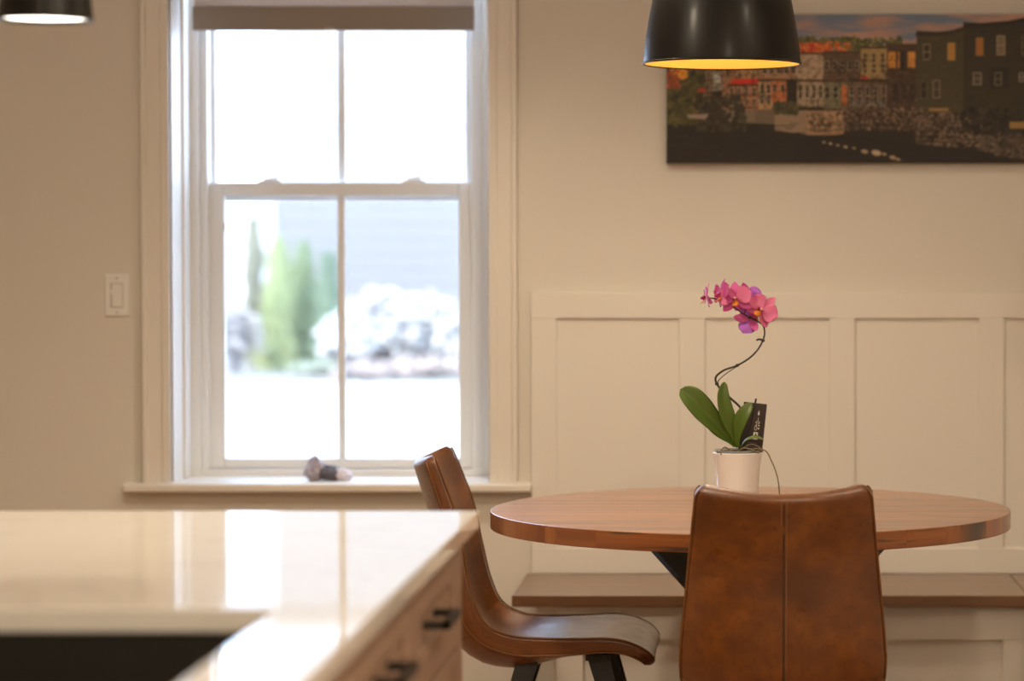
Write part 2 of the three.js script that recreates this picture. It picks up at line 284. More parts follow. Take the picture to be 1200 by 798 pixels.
// ------------------------------------------------------------------ kitchen island
{
  const isl = thing('kitchen_island', 'pale wood kitchen island with shaker drawers under the white counter', 'island', [0, 0, 0]);
  const xe = -0.489, ze = -4.55, zn = -0.9, xl = -1.72;
  const shell = (n, q, grain) => mesh(n, box(...q, 0.002, grain), M.cabinet, isl);
  // carcass is open at the top where the sink hangs
  shell('side_panel', [xe - 0.018, xe, 0.10, 0.886, ze, zn], 'z'); shell('side_panel', [xl, xl + 0.018, 0.10, 0.886, ze, zn], 'z');
  shell('end_panel', [xl + 0.018, xe - 0.018, 0.10, 0.886, ze, ze + 0.02], 'x'); shell('end_panel', [xl + 0.018, xe - 0.018, 0.10, 0.886, zn - 0.02, zn], 'x');
  shell('bottom_panel', [xl + 0.018, xe - 0.018, 0.10, 0.12, ze + 0.02, zn - 0.02], 'z');
  mesh('toe_kick', box(xl + 0.06, xe - 0.06, 0, 0.10, ze + 0.06, zn - 0.06, 0.001), M.blackMetal, isl);
  shell('corner_post', [xe, -0.469, 0.10, 0.886, ze, ze + 0.072], 'y');
  // drawer fronts: frame, recessed field, bar handle
  const front = (z0, z1, y0, y1, hz) => {
    const d = new THREE.Group(); d.name = 'drawer'; isl.add(d);
    const f = (n, q, gr) => mesh(n, box(...q, 0.0018, gr), M.cabinet, d);
    const x0 = xe + 0.001, x1 = -0.469, fr = 0.062;
    f('field', [x0, x1 - 0.009, y0 + fr - 0.004, y1 - fr + 0.004, z0 + fr - 0.004, z1 - fr + 0.004], 'z');
    f('rail', [x0, x1, y1 - fr, y1, z0, z1], 'z'); f('rail', [x0, x1, y0, y0 + fr, z0, z1], 'z');
    f('stile', [x0, x1, y0 + fr, y1 - fr, z0, z0 + fr], 'y'); f('stile', [x0, x1, y0 + fr, y1 - fr, z1 - fr, z1], 'y');
    if (hz !== undefined) {
      const hy = (y0 + y1) / 2 + 0.002, xf = x1 - 0.009;
      mesh('handle', [box(x1 + 0.020, x1 + 0.032, hy - 0.006, hy + 0.006, hz - 0.078, hz + 0.078, 0.001), box(xf, x1 + 0.032, hy - 0.006, hy + 0.006, hz - 0.078, hz - 0.064, 0.001), box(xf, x1 + 0.032, hy - 0.006, hy + 0.006, hz + 0.064, hz + 0.078, 0.001)], M.blackMetal, d, 'matt black bar handle');
    }
  };
  for (let k = 0; k < 5; k++) {
    const z0 = -4.475 + k * 0.624, z1 = z0 + 0.62, hz = k < 1 ? -4.14 : k === 1 ? -3.59 : (z0 + z1) / 2;
    front(z0, z1, 0.702, 0.878, hz); front(z0, z1, 0.408, 0.696, (z0 + z1) / 2); front(z0, z1, 0.112, 0.402, (z0 + z1) / 2);
  }
  // counter slab with the sink cut-out
  const C = { x0: -1.76, x1: -0.443, z0: -4.578, z1: -0.86 }, K = { x0: -1.03, x1: -0.566, z0: -3.305, z1: -2.5 };
  const s = new THREE.Shape([[C.x0, -C.z1], [C.x1, -C.z1], [C.x1, -C.z0], [C.x0, -C.z0]].map((p) => new THREE.Vector2(...p)));
  s.holes.push(new THREE.Path([[K.x0, -K.z1], [K.x0, -K.z0], [K.x1, -K.z0], [K.x1, -K.z1]].map((p) => new THREE.Vector2(...p))));
  const g = new THREE.ExtrudeGeometry(s, { depth: 0.0256, bevelEnabled: true, bevelThickness: 0.0017, bevelSize: 0.0017, bevelOffset: -0.0017, bevelSegments: 2 });
  g.rotateX(-Math.PI / 2); g.translate(0, 0.887 + 0.0017, 0);
  tag(mesh('counter_slab', metreUV(g, 'x'), M.quartz), 'glossy white stone counter slab with sink cut-out on the island', 'countertop');
  const sk = thing('undermount_sink', 'black undermount sink below the white counter', 'sink', [(K.x0 + K.x1) / 2, 0.887, (K.z0 + K.z1) / 2]);
  const hw = (K.x1 - K.x0) / 2 + 0.004, hd = (K.z1 - K.z0) / 2 + 0.004;
  mesh('basin', [box(-hw, hw, -0.24, -0.23, -hd, hd, 0.002), box(-hw - 0.01, -hw, -0.24, -0.0005, -hd - 0.01, hd + 0.01, 0.002), box(hw, hw + 0.01, -0.24, -0.0005, -hd - 0.01, hd + 0.01, 0.002), box(-hw, hw, -0.24, -0.0005, -hd - 0.01, -hd, 0.002), box(-hw, hw, -0.24, -0.0005, hd, hd + 0.01, 0.002)], M.sink, sk);
  mesh('drain', lathe([[0, -0.226], [0.045, -0.226], [0.055, -0.2295], [0.055, -0.2305]], 32), M.blackMetal, sk);
}

// ------------------------------------------------------------------ round dining table of joined planks
const TC = V(0.0187, 0, -6.31), TR = 0.6;
{
  const t = thing('round_dining_table', 'round dining table of brown wood planks on black steel legs', 'table', [TC.x, 0, TC.z]);
  const mats = tableWood.map((m) => P({ map: m, roughness: 0.42, clearcoat: 1, clearcoatRoughness: 0.22 }));
  const n = 12, w = 2 * TR / n, R = TR, bv = 0.0022;
  for (let k = 0; k < n; k++) {                                          // boards run across; the outer rim is eased, the joints are hairlines
    const a = -TR + k * w + 0.0002, b = a + w - 0.0004, pts = [];
    const A = Math.asin(clamp(a / R, -0.9999, 0.9999)), B = Math.asin(clamp(b / R, -0.9999, 0.9999));
    for (let i = 0; i <= 24; i++) { const q = lerp(A, B, i / 24); pts.push([R * Math.cos(q), R * Math.sin(q)]); }
    for (let i = 0; i <= 24; i++) { const q = lerp(B, A, i / 24); pts.push([-R * Math.cos(q), R * Math.sin(q)]); }
    const g = new THREE.ExtrudeGeometry(new THREE.Shape(pts.map((p) => new THREE.Vector2(...p))), { depth: 0.0395 - 2 * bv, bevelEnabled: true, bevelThickness: bv, bevelSize: bv, bevelOffset: -bv, bevelSegments: 2 });
    const p = g.attributes.position;
    for (let i = 0; i < p.count; i++) { const y = p.getY(i); if (k > 0 && y - a < bv * 1.1) p.setY(i, a); if (k < n - 1 && b - y < bv * 1.1) p.setY(i, b); }
    g.computeVertexNormals(); g.rotateX(-Math.PI / 2); g.translate(0, 0.7205 + bv, 0);
    metreUV(g, 'x', [k * 0.53 + 0.1, k * 0.41 + 0.17]);
    const uv = g.attributes.uv, nn = g.attributes.normal;
    for (let i = 0; i < uv.count; i++) if (Math.abs(nn.getX(i)) > 0.7) uv.setXY(i, uv.getX(i) + (nn.getX(i) > 0 ? 0.2 : 0.75), uv.getY(i) * 0.3 + (nn.getX(i) > 0 ? 0 : 0.21));      // end grain, calmer
    mesh('plank', g, mats[(k * 2 + (k >> 1)) % 3], t);
  }
  mesh('mounting_plate', [box(-0.32, 0.32, 0.7135, 0.7205, -0.045, 0.045, 0.001), box(-0.045, 0.045, 0.7135, 0.7205, -0.32, 0.32, 0.001)], M.blackMetal, t);
  for (let k = 0; k < 3; k++) {
    const q = k * Math.PI * 2 / 3, rot = (x, y, z) => V(x * Math.cos(q) + z * Math.sin(q), y, -x * Math.sin(q) + z * Math.cos(q));
    const l = mesh('leg', bar(rot(-0.2, 0.716, 0.23), rot(0.39, 0.006, -0.15), 0.03, 0.07, 0.03, 0.07, rot(0.38, 0, 0.58).normalize()), M.blackMetal, t);
    const f = rot(0.39, 0, -0.15);
    mesh('foot', new THREE.CylinderGeometry(0.045, 0.045, 0.008, 20).translate(f.x, 0.004, f.z), M.blackMetal, l);
  }
  mesh('waist_ring', new THREE.TorusGeometry(0.075, 0.012, 10, 40).rotateX(Math.PI / 2).translate(0, 0.37, 0), M.blackMetal, t);
}

// ------------------------------------------------------------------ leather chairs
function makeChair(label) {
  const ch = thing('dining_chair', label, 'chair', [0, 0, 0], 0, 'tan leather dining chairs');
  // inner edge of the shell seen from the side: forward, height
  const E = [[-0.252, 0.890], [-0.226, 0.822], [-0.200, 0.750], [-0.178, 0.645], [-0.158, 0.560], [-0.132, 0.505], [-0.082, 0.479], [-0.0, 0.471], [0.08, 0.471], [0.145, 0.472], [0.195, 0.463], [0.235, 0.442], [0.258, 0.415]];
  const curve = new THREE.CatmullRomCurve3(E.map(([f, y]) => V(f, y, 0)), false, 'centripetal');
  const len = curve.getLength(), tab = (pts, x) => { for (let i = 1; i < pts.length; i++) if (x <= pts[i][0]) { const a = pts[i - 1], b = pts[i]; return lerp(a[1], b[1], (x - a[0]) / (b[0] - a[0])); } return pts[pts.length - 1][1]; };
  const Wt = [[0, 0.1775], [0.12, 0.189], [0.24, 0.2005], [0.33, 0.2095], [0.37, 0.2125], [0.40, 0.2115], [0.44, 0.2045], [0.48, 0.2005], [0.53, 0.2015], [0.60, 0.209], [0.68, 0.217], [0.75, 0.220], [len, 0.214]];
  const Ct = [[0, 0.050], [0.2, 0.056], [0.36, 0.066], [0.44, 0.060], [0.58, 0.020], [0.7, 0.008], [len, 0.004]];
  const Tt = [[0, 0.028], [0.2, 0.034], [0.38, 0.044], [0.5, 0.046], [0.66, 0.036], [0.74, 0.032], [len, 0.028]];
  const stops = [];
  for (let i = 0; i <= 8; i++) stops.push(0.03 * (1 - Math.cos(i / 8 * Math.PI / 2)));
  for (let i = 1; i <= 46; i++) stops.push(lerp(0.03, len - 0.05, i / 46));
  for (let i = 1; i <= 9; i++) stops.push(len - 0.05 + 0.05 * Math.sin(i / 9 * Math.PI / 2));
  const cut = 0.395;
  const near = stops.reduce((b, s, i) => (Math.abs(s - cut) < Math.abs(stops[b] - cut) ? i : b), 0);
  const rows = stops.map((l) => {
    const k = clamp(l / len, 0, 1), p = curve.getPointAt(k), tg = curve.getTangentAt(k), nx = -tg.y, ny = tg.x;
    let W = tab(Wt, l), T = tab(Tt, l); const c = tab(Ct, l), e = len - l;
    const rcT = 0.028, rcF = 0.05;
    if (l < rcT) W -= rcT - Math.sqrt(Math.max(0, rcT * rcT - (rcT - l) ** 2));
    if (e < rcF) W -= rcF - Math.sqrt(Math.max(0, rcF * rcF - (rcF - e) ** 2));
    const rt = T / 2;
    let Ts = T; if (l < rt) Ts = T * Math.sqrt(Math.max(0.0004, 1 - (1 - l / rt) ** 2)); if (e < rt) Ts = T * Math.sqrt(Math.max(0.0004, 1 - (1 - e / rt) ** 2));
    return { l, p, nx, ny, W, T, Ts, c, x: 2 + 1.6 * smooth(l, 0.12, 0.36) - 0.8 * smooth(l, 0.5, 0.6) };
  });
  const place = (r, a, b) => {                                           // a across, b above the middle of the padding
    const u = clamp(a / r.W, -1, 1), o = -r.c * (1 - Math.pow(Math.abs(u), r.x)) - r.T / 2 + b;
    return V(r.p.x + r.nx * o, r.p.y + r.ny * o, a);
  };
  const loop = (r) => {
    const h = r.Ts / 2, q = Math.min(0.010, h * 0.95), out = [], n = 18;
    for (let i = 0; i <= n; i++) out.push([lerp(-r.W + q, r.W - q, i / n), h]);
    for (let i = 1; i <= 4; i++) { const s = i / 4 * Math.PI / 2; out.push([r.W - q + q * Math.sin(s), h - q + q * Math.cos(s)]); }
    for (let i = 1; i <= 4; i++) { const s = Math.PI / 2 + i / 4 * Math.PI / 2; out.push([r.W - q + q * Math.sin(s), -h + q + q * Math.cos(s)]); }
    for (let i = 1; i <= n; i++) out.push([lerp(r.W - q, -r.W + q, i / n), -h]);
    for (let i = 1; i <= 4; i++) { const s = Math.PI + i / 4 * Math.PI / 2; out.push([-r.W + q + q * Math.sin(s), -h + q + q * Math.cos(s)]); }
    for (let i = 1; i <= 4; i++) { const s = 1.5 * Math.PI + i / 4 * Math.PI / 2; out.push([-r.W + q + q * Math.sin(s), h - q + q * Math.cos(s)]); }
    return out;
  };
  const shell = (rs) => {
    const loops = rs.map(loop), m = loops[0].length - 1;
    return grid(m, rs.length - 1, (u, v) => {
      const j = Math.round(v * (rs.length - 1)), i = Math.round(u * m), [a, b] = loops[j][i], p = place(rs[j], a, b);
      return [p.x, p.y, p.z, a + (b < 0 ? 0.37 : 0), rs[j].l + b * 0.7];
    }, true);
  };
  const back = mesh('backrest', shell(rows.slice(0, near + 1)), M.leather, ch);
  const seat = mesh('seat', shell(rows.slice(near)), M.leather, ch);
  const edge = (rs, side, top) => rs.map((r) => place(r, side * (r.W - 0.0015), (top ? 1 : -1) * (r.Ts / 2 - 0.0015)));
  const bk = rows.slice(4, near + 1), st = rows.slice(near, -4);
  for (const s of [-1, 1]) for (const top of [true, false]) {
    mesh('piping', tube(edge(bk, s, top), 0.0024, 70, 6), M.piping, back); mesh('piping', tube(edge(st, s, top), 0.0024, 70, 6), M.piping, seat);
  }
  // seam across the gusset where back and seat meet
  mesh('cross_seam', tube([...Array(25)].map((_, i) => { const a = lerp(-1, 1, i / 24) * (rows[near].W - 0.003); return place(rows[near], a, -rows[near].Ts / 2 - 0.0002); }), 0.0016, 50, 6), M.piping, seat);
  // centre seam down the outside of the back: stitched, then open as a dark pleat
  const mid = (a, off, from, to) => rows.filter((r) => r.l >= from && r.l <= to).map((r) => place(r, a, -r.Ts / 2 - off));
  mesh('centre_pleat', tube(mid(0, -0.0006, 0.07, 0.40), 0.0022, 60, 6), M.slit, back);
  mesh('centre_seam', tube(mid(0, -0.0008, 0.010, 0.075), 0.0016, 24, 6), M.slit, back);
  mesh('stitching', tube(mid(0.0052, 0, 0.006, 0.40), 0.0011, 70, 5), M.thread, back); mesh('stitching', tube(mid(-0.0052, 0, 0.006, 0.075), 0.0011, 24, 5), M.thread, back);
  // steel frame
  const under = 0.416;
  mesh('seat_frame', [bar(V(-0.10, under - 0.002, 0.09), V(0.13, under + 0.012, 0.09), 0.03, 0.010), bar(V(-0.10, under - 0.002, -0.09), V(0.13, under + 0.012, -0.09), 0.03, 0.010), bar(V(-0.045, under - 0.006, -0.16), V(-0.045, under - 0.006, 0.16), 0.05, 0.014, 0.05, 0.014, V(1, 0, 0)), bar(V(0.115, under + 0.002, -0.16), V(0.115, under + 0.002, 0.16), 0.05, 0.014, 0.05, 0.014, V(1, 0, 0))], M.blackMetal, ch);
  for (const s of [-1, 1]) for (const [f0, f1, y0] of [[-0.045, -0.165, under - 0.008], [0.118, 0.238, under + 0.006]]) {
    const l = mesh('leg', [bar(V(f0, y0, s * 0.145), V(f1, 0.006, s * 0.205), 0.006, 0.050, 0.006, 0.026), bar(V(f0 - 0.016, y0, s * 0.138), V(f1 - 0.006, 0.006, s * 0.198), 0.022, 0.008, 0.018, 0.008), bar(V(f0 + 0.016, y0, s * 0.138), V(f1 + 0.006, 0.006, s * 0.198), 0.022, 0.008, 0.018, 0.008)], M.blackMetal, ch);
    mesh('foot_pad', new THREE.CylinderGeometry(0.016, 0.017, 0.006, 16).translate(f1, 0.003, s * 0.202), M.blackMetal, l);
  }
  return ch;
}
{
  const a = makeChair('tan leather dining chair seen side-on between kitchen island and table');
  a.position.set(-0.452, 0, -6.43);
  const b = a.clone(); b.name = numbered('dining_chair'); scene.add(b);
  b.userData = { ...a.userData, label: 'tan leather dining chair with centre back seam, back turned, before the potted orchid' };
  b.position.set(0.083, 0, -5.75); b.rotation.y = Math.PI / 2;
}

// ------------------------------------------------------------------ lamps
{
  const y = 1.786, l = thing('dome_pendant_lamp', 'large black dome pendant lamp with glowing gold inside over the round table', 'lamp', [-0.047, y, -6.3]);
  const prof = [[0.181, 0], [0.1805, 0.012], [0.179, 0.03], [0.1755, 0.06], [0.169, 0.10], [0.1595, 0.148], [0.146, 0.185], [0.126, 0.22], [0.098, 0.248], [0.066, 0.266], [0.034, 0.275], [0.024, 0.277]];
  mesh('lamp_shade', lathe(prof, 96), M.shade, l);
  mesh('shade_lining', lathe(prof.map(([r, h]) => [r - 0.0022, h * 0.99 - 0.0001]), 96), M.shadeInside, l, 'gold painted inside of the shade');
  mesh('rim', new THREE.TorusGeometry(0.1812, 0.0026, 10, 120).rotateX(Math.PI / 2), M.shade, l);
  mesh('cap', lathe([[0.026, 0.274], [0.026, 0.335], [0.02, 0.345], [0, 0.345]], 32), M.shade, l);
  mesh('cord', new THREE.CylinderGeometry(0.003, 0.003, CY - y - 0.345 - 0.02, 10).translate(0, (CY - y + 0.325) / 2, 0), M.blackMetal, l);
  mesh('ceiling_rose', lathe([[0.06, CY - y - 0.0005], [0.06, CY - y - 0.022], [0.05, CY - y - 0.026], [0, CY - y - 0.026]], 40), M.shade, l);
  mesh('socket', new THREE.CylinderGeometry(0.02, 0.02, 0.05, 20).translate(0, 0.25, 0), M.blackMetal, l);
  mesh('bulb', lathe([[0.0, 0.128], [0.018, 0.132], [0.029, 0.148], [0.032, 0.166], [0.027, 0.188], [0.016, 0.21], [0.014, 0.226]], 32), S({ color: 0xffffff, emissive: WARM, emissiveIntensity: 3.0 }), l, 'frosted glowing bulb');
  const p = new THREE.PointLight(lin(1, 0.72, 0.45), DINING_BULB); p.position.set(0, 0.166, 0); p.shadow.radius = 1.2; p.castShadow = true; p.name = 'bulb_light'; l.add(p);
}
{
  const y = 1.706, l = thing('island_pendant_lamp', 'small dark pendant lamp with white glowing disc above the kitchen island', 'lamp', [-1.069, y, -4.2]);
  mesh('lamp_shade', lathe([[0.0725, 0], [0.0715, 0.010], [0.069, 0.03], [0.066, 0.06], [0.060, 0.10], [0.048, 0.14], [0.03, 0.165], [0.012, 0.172]], 64), M.shade, l);
  mesh('rim', new THREE.TorusGeometry(0.0725, 0.0018, 8, 80).rotateX(Math.PI / 2), M.shade, l);
  mesh('diffuser', lathe([[0, 0.004], [0.069, 0.004], [0.0708, 0.008]], 64), S({ color: 0xffffff, emissive: lin(1, 0.90, 0.78), emissiveIntensity: 2.6, side: THREE.DoubleSide }), l, 'glowing white diffuser disc');
  mesh('cord', new THREE.CylinderGeometry(0.0025, 0.0025, CY - y - 0.17 - 0.02, 10).translate(0, (CY - y + 0.15) / 2, 0), M.blackMetal, l);
  mesh('ceiling_rose', lathe([[0.05, CY - y - 0.0005], [0.05, CY - y - 0.022], [0, CY - y - 0.024]], 32), M.shade, l);
  const r = new THREE.RectAreaLight(WARM, ISLAND_LAMP, 0.10, 0.10); r.position.set(0, -0.0015, 0); r.rotation.x = -Math.PI / 2; r.name = 'diffuser_light'; l.add(r);
}
function downlight(x, z, where, power = DOWNLIGHT, beam = 0) {           // beam: half angle of a shielded spot, in degrees
  const l = thing('recessed_downlight', 'round white recessed downlight in the ceiling ' + where, 'lamp', [x, CY, z], 0, 'recessed ceiling downlights');
  mesh('trim_ring', lathe([[0.062, -0.001], [0.062, -0.006], [0.085, -0.005], [0.086, -0.0005]], 40), M.trim, l);
  mesh('lens', lathe([[0, -0.003], [0.062, -0.003]], 40), S({ color: 0xffffff, emissive: WARM, emissiveIntensity: 6, side: THREE.DoubleSide }), l, 'glowing lens');
  if (beam) {
    const p = new THREE.SpotLight(WARM, power, 0, beam * Math.PI / 180, 0.85); p.position.y = -0.07; p.target.position.set(0, -2, 0); p.shadow.radius = 3; p.castShadow = true; p.name = 'lens_light'; l.add(p, p.target);
  } else { const r = new THREE.RectAreaLight(WARM, power, 0.11, 0.11); r.position.y = -0.008; r.rotation.x = -Math.PI / 2; r.name = 'lens_light'; l.add(r); }
}
downlight(-0.45, -6.5, 'between window and round table', 2.35, 62); downlight(0.62, -6.75, 'above the corner bench', 0.5, 62);
downlight(-1.3, -5.0, 'above the end of the island', 280); downlight(1.0, -5.0, 'beside the side wall', 75);
downlight(0.6, -2.8, 'over the aisle beside the island drawers', 300); downlight(0.6, -1.2, 'over the aisle beside the sink', 290);
downlight(-1.0, -1.5, 'above the sink', 80); downlight(-1.0, 0.8, 'at the kitchen end of the island', 210); downlight(0.6, 0.8, 'at the kitchen end of the aisle', 210);

// ------------------------------------------------------------------ light switch
{
  const s = thing('light_switch', 'white rocker light switch on the wall beside the window', 'switch', [-1.743, 1.2345, WZ]);
  mesh('cover_plate', box(-0.033, 0.033, -0.0585, 0.0585, 0, 0.006, 0.003), M.plate, s);
  mesh('rocker_well', box(-0.0175, 0.0175, -0.0345, 0.0345, 0.003, 0.0066, 0.001), M.plateGap, s);
  const rk = box(-0.0135, 0.0155, -0.032, 0.032, -0.004, 0.004, 0.0015); rk.rotateX(0.06); rk.translate(0, 0, 0.0075);
  mesh('rocker', rk, M.plate, s);
  mesh('slider', box(-0.0168, -0.0145, 0.004, 0.016, 0.004, 0.0105, 0.0008), M.plate, s);
  for (const y of [-0.048, 0.048]) mesh('screw', new THREE.CylinderGeometry(0.003, 0.003, 0.002, 12).rotateX(Math.PI / 2).translate(0, y, 0.0065), M.plateGap, s);
}

// ------------------------------------------------------------------ picture on canvas: a riverside town at sunset
{
  const W = 1318, H = 450, k = 1.45, cv = document.createElement('canvas'); cv.width = Math.round(W * k); cv.height = Math.round(H * k);
  const c = cv.getContext('2d'); c.scale(k, k);
  const poly = (col, ...p) => { c.fillStyle = col; c.beginPath(); for (let i = 0; i < p.length; i += 2) (i ? c.lineTo(p[i], p[i + 1]) : c.moveTo(p[i], p[i + 1])); c.closePath(); c.fill(); };
  const R = (col, x, y, w, h) => { c.fillStyle = col; c.fillRect(x, y, w, h); };
  const rgb = (r, g, b, j = 0) => { const d = j ? rr(-j, j) : 0; return `rgb(${clamp(Math.round(r + d), 0, 255)},${clamp(Math.round(g + d), 0, 255)},${clamp(Math.round(b + d), 0, 255)})`; };
  const dabs = (n, x0, y0, x1, y1, cols, a, b) => { for (let i = 0; i < n; i++) { const q = cols[Math.floor(rnd() * cols.length)]; c.fillStyle = rgb(...q, 12); c.beginPath(); c.ellipse(rr(x0, x1), rr(y0, y1), rr(a, b), rr(a, b) * 0.7, rr(0, 3), 0, 7); c.fill(); } };
  // sky
  for (let y = 0; y < 130; y++) for (let x = 0; x < W; x += 8) {
    const n = fbm(x * 0.006, y * 0.03, 5, 4), pk = clamp(smooth(n + (x - 380) * 0.0007 + y * 0.0035, 0.05, 0.6), 0, 1), cl = smooth(fbm(x * 0.008 + 3, y * 0.05, 9, 4), 0.05, 0.35);
    R(rgb(...mixc(mixc([104, 120, 148], [178, 140, 126], pk), [186, 150, 138], cl * 0.5)), x, y, 8.5, 1.4);
  }
  // far ridge and autumn trees
  R(rgb(36, 28, 22), 0, 112, W, 338);
  dabs(260, 370, 72, 720, 110, [[84, 88, 52], [108, 102, 52], [66, 74, 44]], 4, 10);
  dabs(220, 0, 120, 420, 175, [[196, 128, 32], [220, 148, 40], [140, 92, 38], [96, 84, 44]], 4, 11);
  dabs(140, 400, 90, 500, 135, [[214, 104, 44], [226, 124, 48], [170, 70, 40]], 4, 9);
  dabs(60, 420, 82, 560, 112, [[190, 66, 40], [214, 120, 60]], 3, 8);
  // houses, left to right
  const win = (x, y, w, h, glass = [38, 32, 28], frame = [176, 160, 136]) => { R(rgb(...frame, 10), x - 1.6, y - 1.6, w + 3.2, h + 3.2); R(rgb(...glass, 6), x, y, w, h); R(rgb(...frame, 10), x, y + h * 0.48, w, 1.6); };
  const house = (x0, y0, x1, y1, col, cols, rowsY, wh = [9, 18], glass, frame, roof = [70, 52, 40]) => {
    R(rgb(...col), x0, y0, x1 - x0, y1 - y0);
    for (let i = 0; i < 46; i++) R(rgb(...col, 16), rr(x0, x1 - 10), rr(y0, y1 - 5), rr(4, 16), rr(1, 5));
    R(rgb(...roof), x0 - 2, y0 - 5, x1 - x0 + 4, 7);
    for (const y of rowsY) for (let i = 0; i < cols; i++) win(lerp(x0, x1, (i + 0.5) / cols) - wh[0] / 2, y, wh[0], wh[1], glass, frame);
  };
  house(60, 158, 140, 250, [112, 84, 62], 3, [176, 208], [9, 16]);
  house(138, 170, 172, 232, [134, 128, 116], 1, [184], [18, 22], [196, 196, 190]);
  house(170, 150, 290, 300, [150, 106, 74], 4, [166, 238, 264], [10, 18]);
  house(212, 150, 276, 200, [176, 130, 84], 3, [158, 178], [9, 14], [120, 88, 50]);
  poly(rgb(206, 44, 30), 186, 214, 208, 196, 278, 194, 278, 214);          // red awning
  house(188, 216, 278, 308, [168, 112, 76], 4, [224, 258], [10, 18], [70, 46, 30]);
  R(rgb(58, 40, 30), 186, 243, 94, 4); R(rgb(58, 40, 30), 186, 280, 94, 4);
  house(288, 128, 398, 196, [162, 122, 88], 5, [156], [12, 22]);
  house(280, 202, 364, 300, [182, 142, 100], 4, [214, 244], [9, 26]);
  house(318, 200, 366, 266, [190, 112, 66], 2, [214], [10, 20]);
  house(392, 120, 480, 200, [178, 152, 126], 3, [136, 164], [9, 16], [150, 130, 110]);
  house(398, 202, 480, 280, [160, 138, 112], 4, [214], [9, 40], [30, 26, 24], [206, 188, 160]);
  house(478, 116, 592, 205, [92, 70, 56], 5, [142], [10, 26]);
  house(478, 204, 552, 288, [112, 106, 80], 3, [220], [13, 34], [34, 30, 26], [190, 174, 148]);
  R(rgb(196, 108, 60), 534, 214, 16, 64);
  house(592, 102, 672, 200, [158, 132, 86], 3, [118, 150], [12, 28], [88, 70, 50], [186, 164, 112]);
  house(552, 204, 674, 292, [104, 82, 66], 5, [220, 250], [11, 24], [46, 38, 34], [170, 150, 130]);
  for (let x = 556; x < 674; x += 5) R(rgb(120, 112, 108, 12), x, 262, 1.6, 22);
  R(rgb(110, 102, 98), 552, 260, 122, 3); R(rgb(40, 32, 28), 552, 196, 122, 5); poly(rgb(200, 70, 48), 586, 196, 604, 184, 620, 196);
  house(672, 94, 762, 290, [70, 50, 38], 3, [114], [22, 48], [214, 146, 62], [74, 54, 40]); R(rgb(36, 28, 24), 710, 112, 18, 60);
  for (const x of [690, 716, 742]) R(rgb(44, 34, 28), x, 210, 14, 54);
  poly(rgb(68, 60, 40), 762, 60, 905, 44, 905, 300, 762, 300);
  poly(rgb(44, 36, 26), 758, 66, 762, 50, 850, 54, 905, 38, 905, 50, 850, 64);
  for (let i = 0; i < 160; i++) R(rgb(68, 60, 40, 14), rr(764, 890), rr(66, 290), rr(4, 20), rr(2, 6));
  win(784, 92, 18, 44, [54, 44, 34], [186, 168, 130]); win(858, 88, 20, 50, [176, 124, 52], [160, 136, 96]);
  win(776, 204, 16, 50, [40, 34, 28], [110, 96, 70]); win(814, 202, 18, 50, [66, 58, 52], [168, 140, 116]);
  poly(rgb(50, 43, 31), 905, 30, 1100, 16, W, 2, W, 310, 905, 310);
  poly(rgb(38, 30, 24), 903, 42, 905, 24, 960, 26, 1040, 20, 1100, 8, W, -6, W, 10, 1100, 22, 1040, 32);
  for (let i = 0; i < 420; i++) R(rgb(50, 43, 31, 12), rr(906, W - 20), rr(44, 300), rr(4, 22), rr(2, 6));
  win(944, 72, 20, 52, [170, 112, 48], [120, 100, 70]); win(1008, 66, 22, 56, [120, 104, 84], [190, 172, 146]); win(1084, 66, 22, 56, [60, 52, 44], [150, 134, 112]);
  win(936, 178, 22, 34, [70, 60, 50], [170, 156, 138]); win(1002, 178, 18, 36, [46, 38, 30], [150, 140, 118]); win(1076, 178, 12, 24, [60, 54, 50], [180, 172, 160]);
  win(1160, 62, 22, 56, [60, 52, 44], [150, 134, 112]); win(1160, 178, 18, 34, [60, 54, 50], [150, 140, 128]);
  poly(rgb(38, 32, 26), 985, 165, 1040, 160, 1045, 225, 985, 225); win(1002, 178, 18, 36, [46, 38, 30], [150, 140, 118]);
  // brush marks over the facades
  for (let i = 0; i < 2300; i++) { const d = rnd() < 0.66; c.fillStyle = d ? `rgba(34,24,18,${rr(0.1, 0.38)})` : `rgba(196,156,112,${rr(0.06, 0.2)})`; c.fillRect(rr(40, 760), rr(120, 300), rr(2, 12), rr(2, 9)); }
  for (let i = 0; i < 120; i++) { c.fillStyle = `rgba(38,28,24,${rr(0.3, 0.6)})`; c.fillRect(rr(60, 760), rr(130, 290), rr(2, 5), rr(14, 40)); }
  // retaining walls, dry brush, bank
  poly(rgb(120, 104, 86), 180, 290, 270, 290, 270, 330, 186, 326); poly(rgb(108, 92, 76), 270, 288, 336, 288, 336, 334, 270, 330);
  poly(rgb(142, 120, 98), 330, 296, 430, 290, 430, 364, 330, 352); poly(rgb(154, 120, 90), 428, 292, 540, 292, 540, 362, 428, 378);
  dabs(150, 430, 300, 540, 356, [[80, 62, 46], [168, 136, 104], [110, 86, 64]], 3, 9);
  dabs(520, 540, 282, 800, 350, [[104, 80, 64], [76, 57, 45], [124, 99, 80], [50, 37, 30]], 2, 8);
  dabs(620, 760, 300, 960, 400, [[104, 83, 68], [80, 62, 49], [124, 102, 84], [44, 33, 27]], 2, 8);
  dabs(300, 950, 360, 1140, 440, [[84, 70, 58], [64, 52, 43], [100, 84, 70]], 3, 10);
  dabs(220, 900, 290, W, 360, [[40, 34, 28], [52, 44, 34], [34, 28, 24]], 6, 16);
  R(rgb(150, 116, 66), 1046, 326, 60, 20); R(rgb(150, 116, 66), 800, 284, 60, 10);
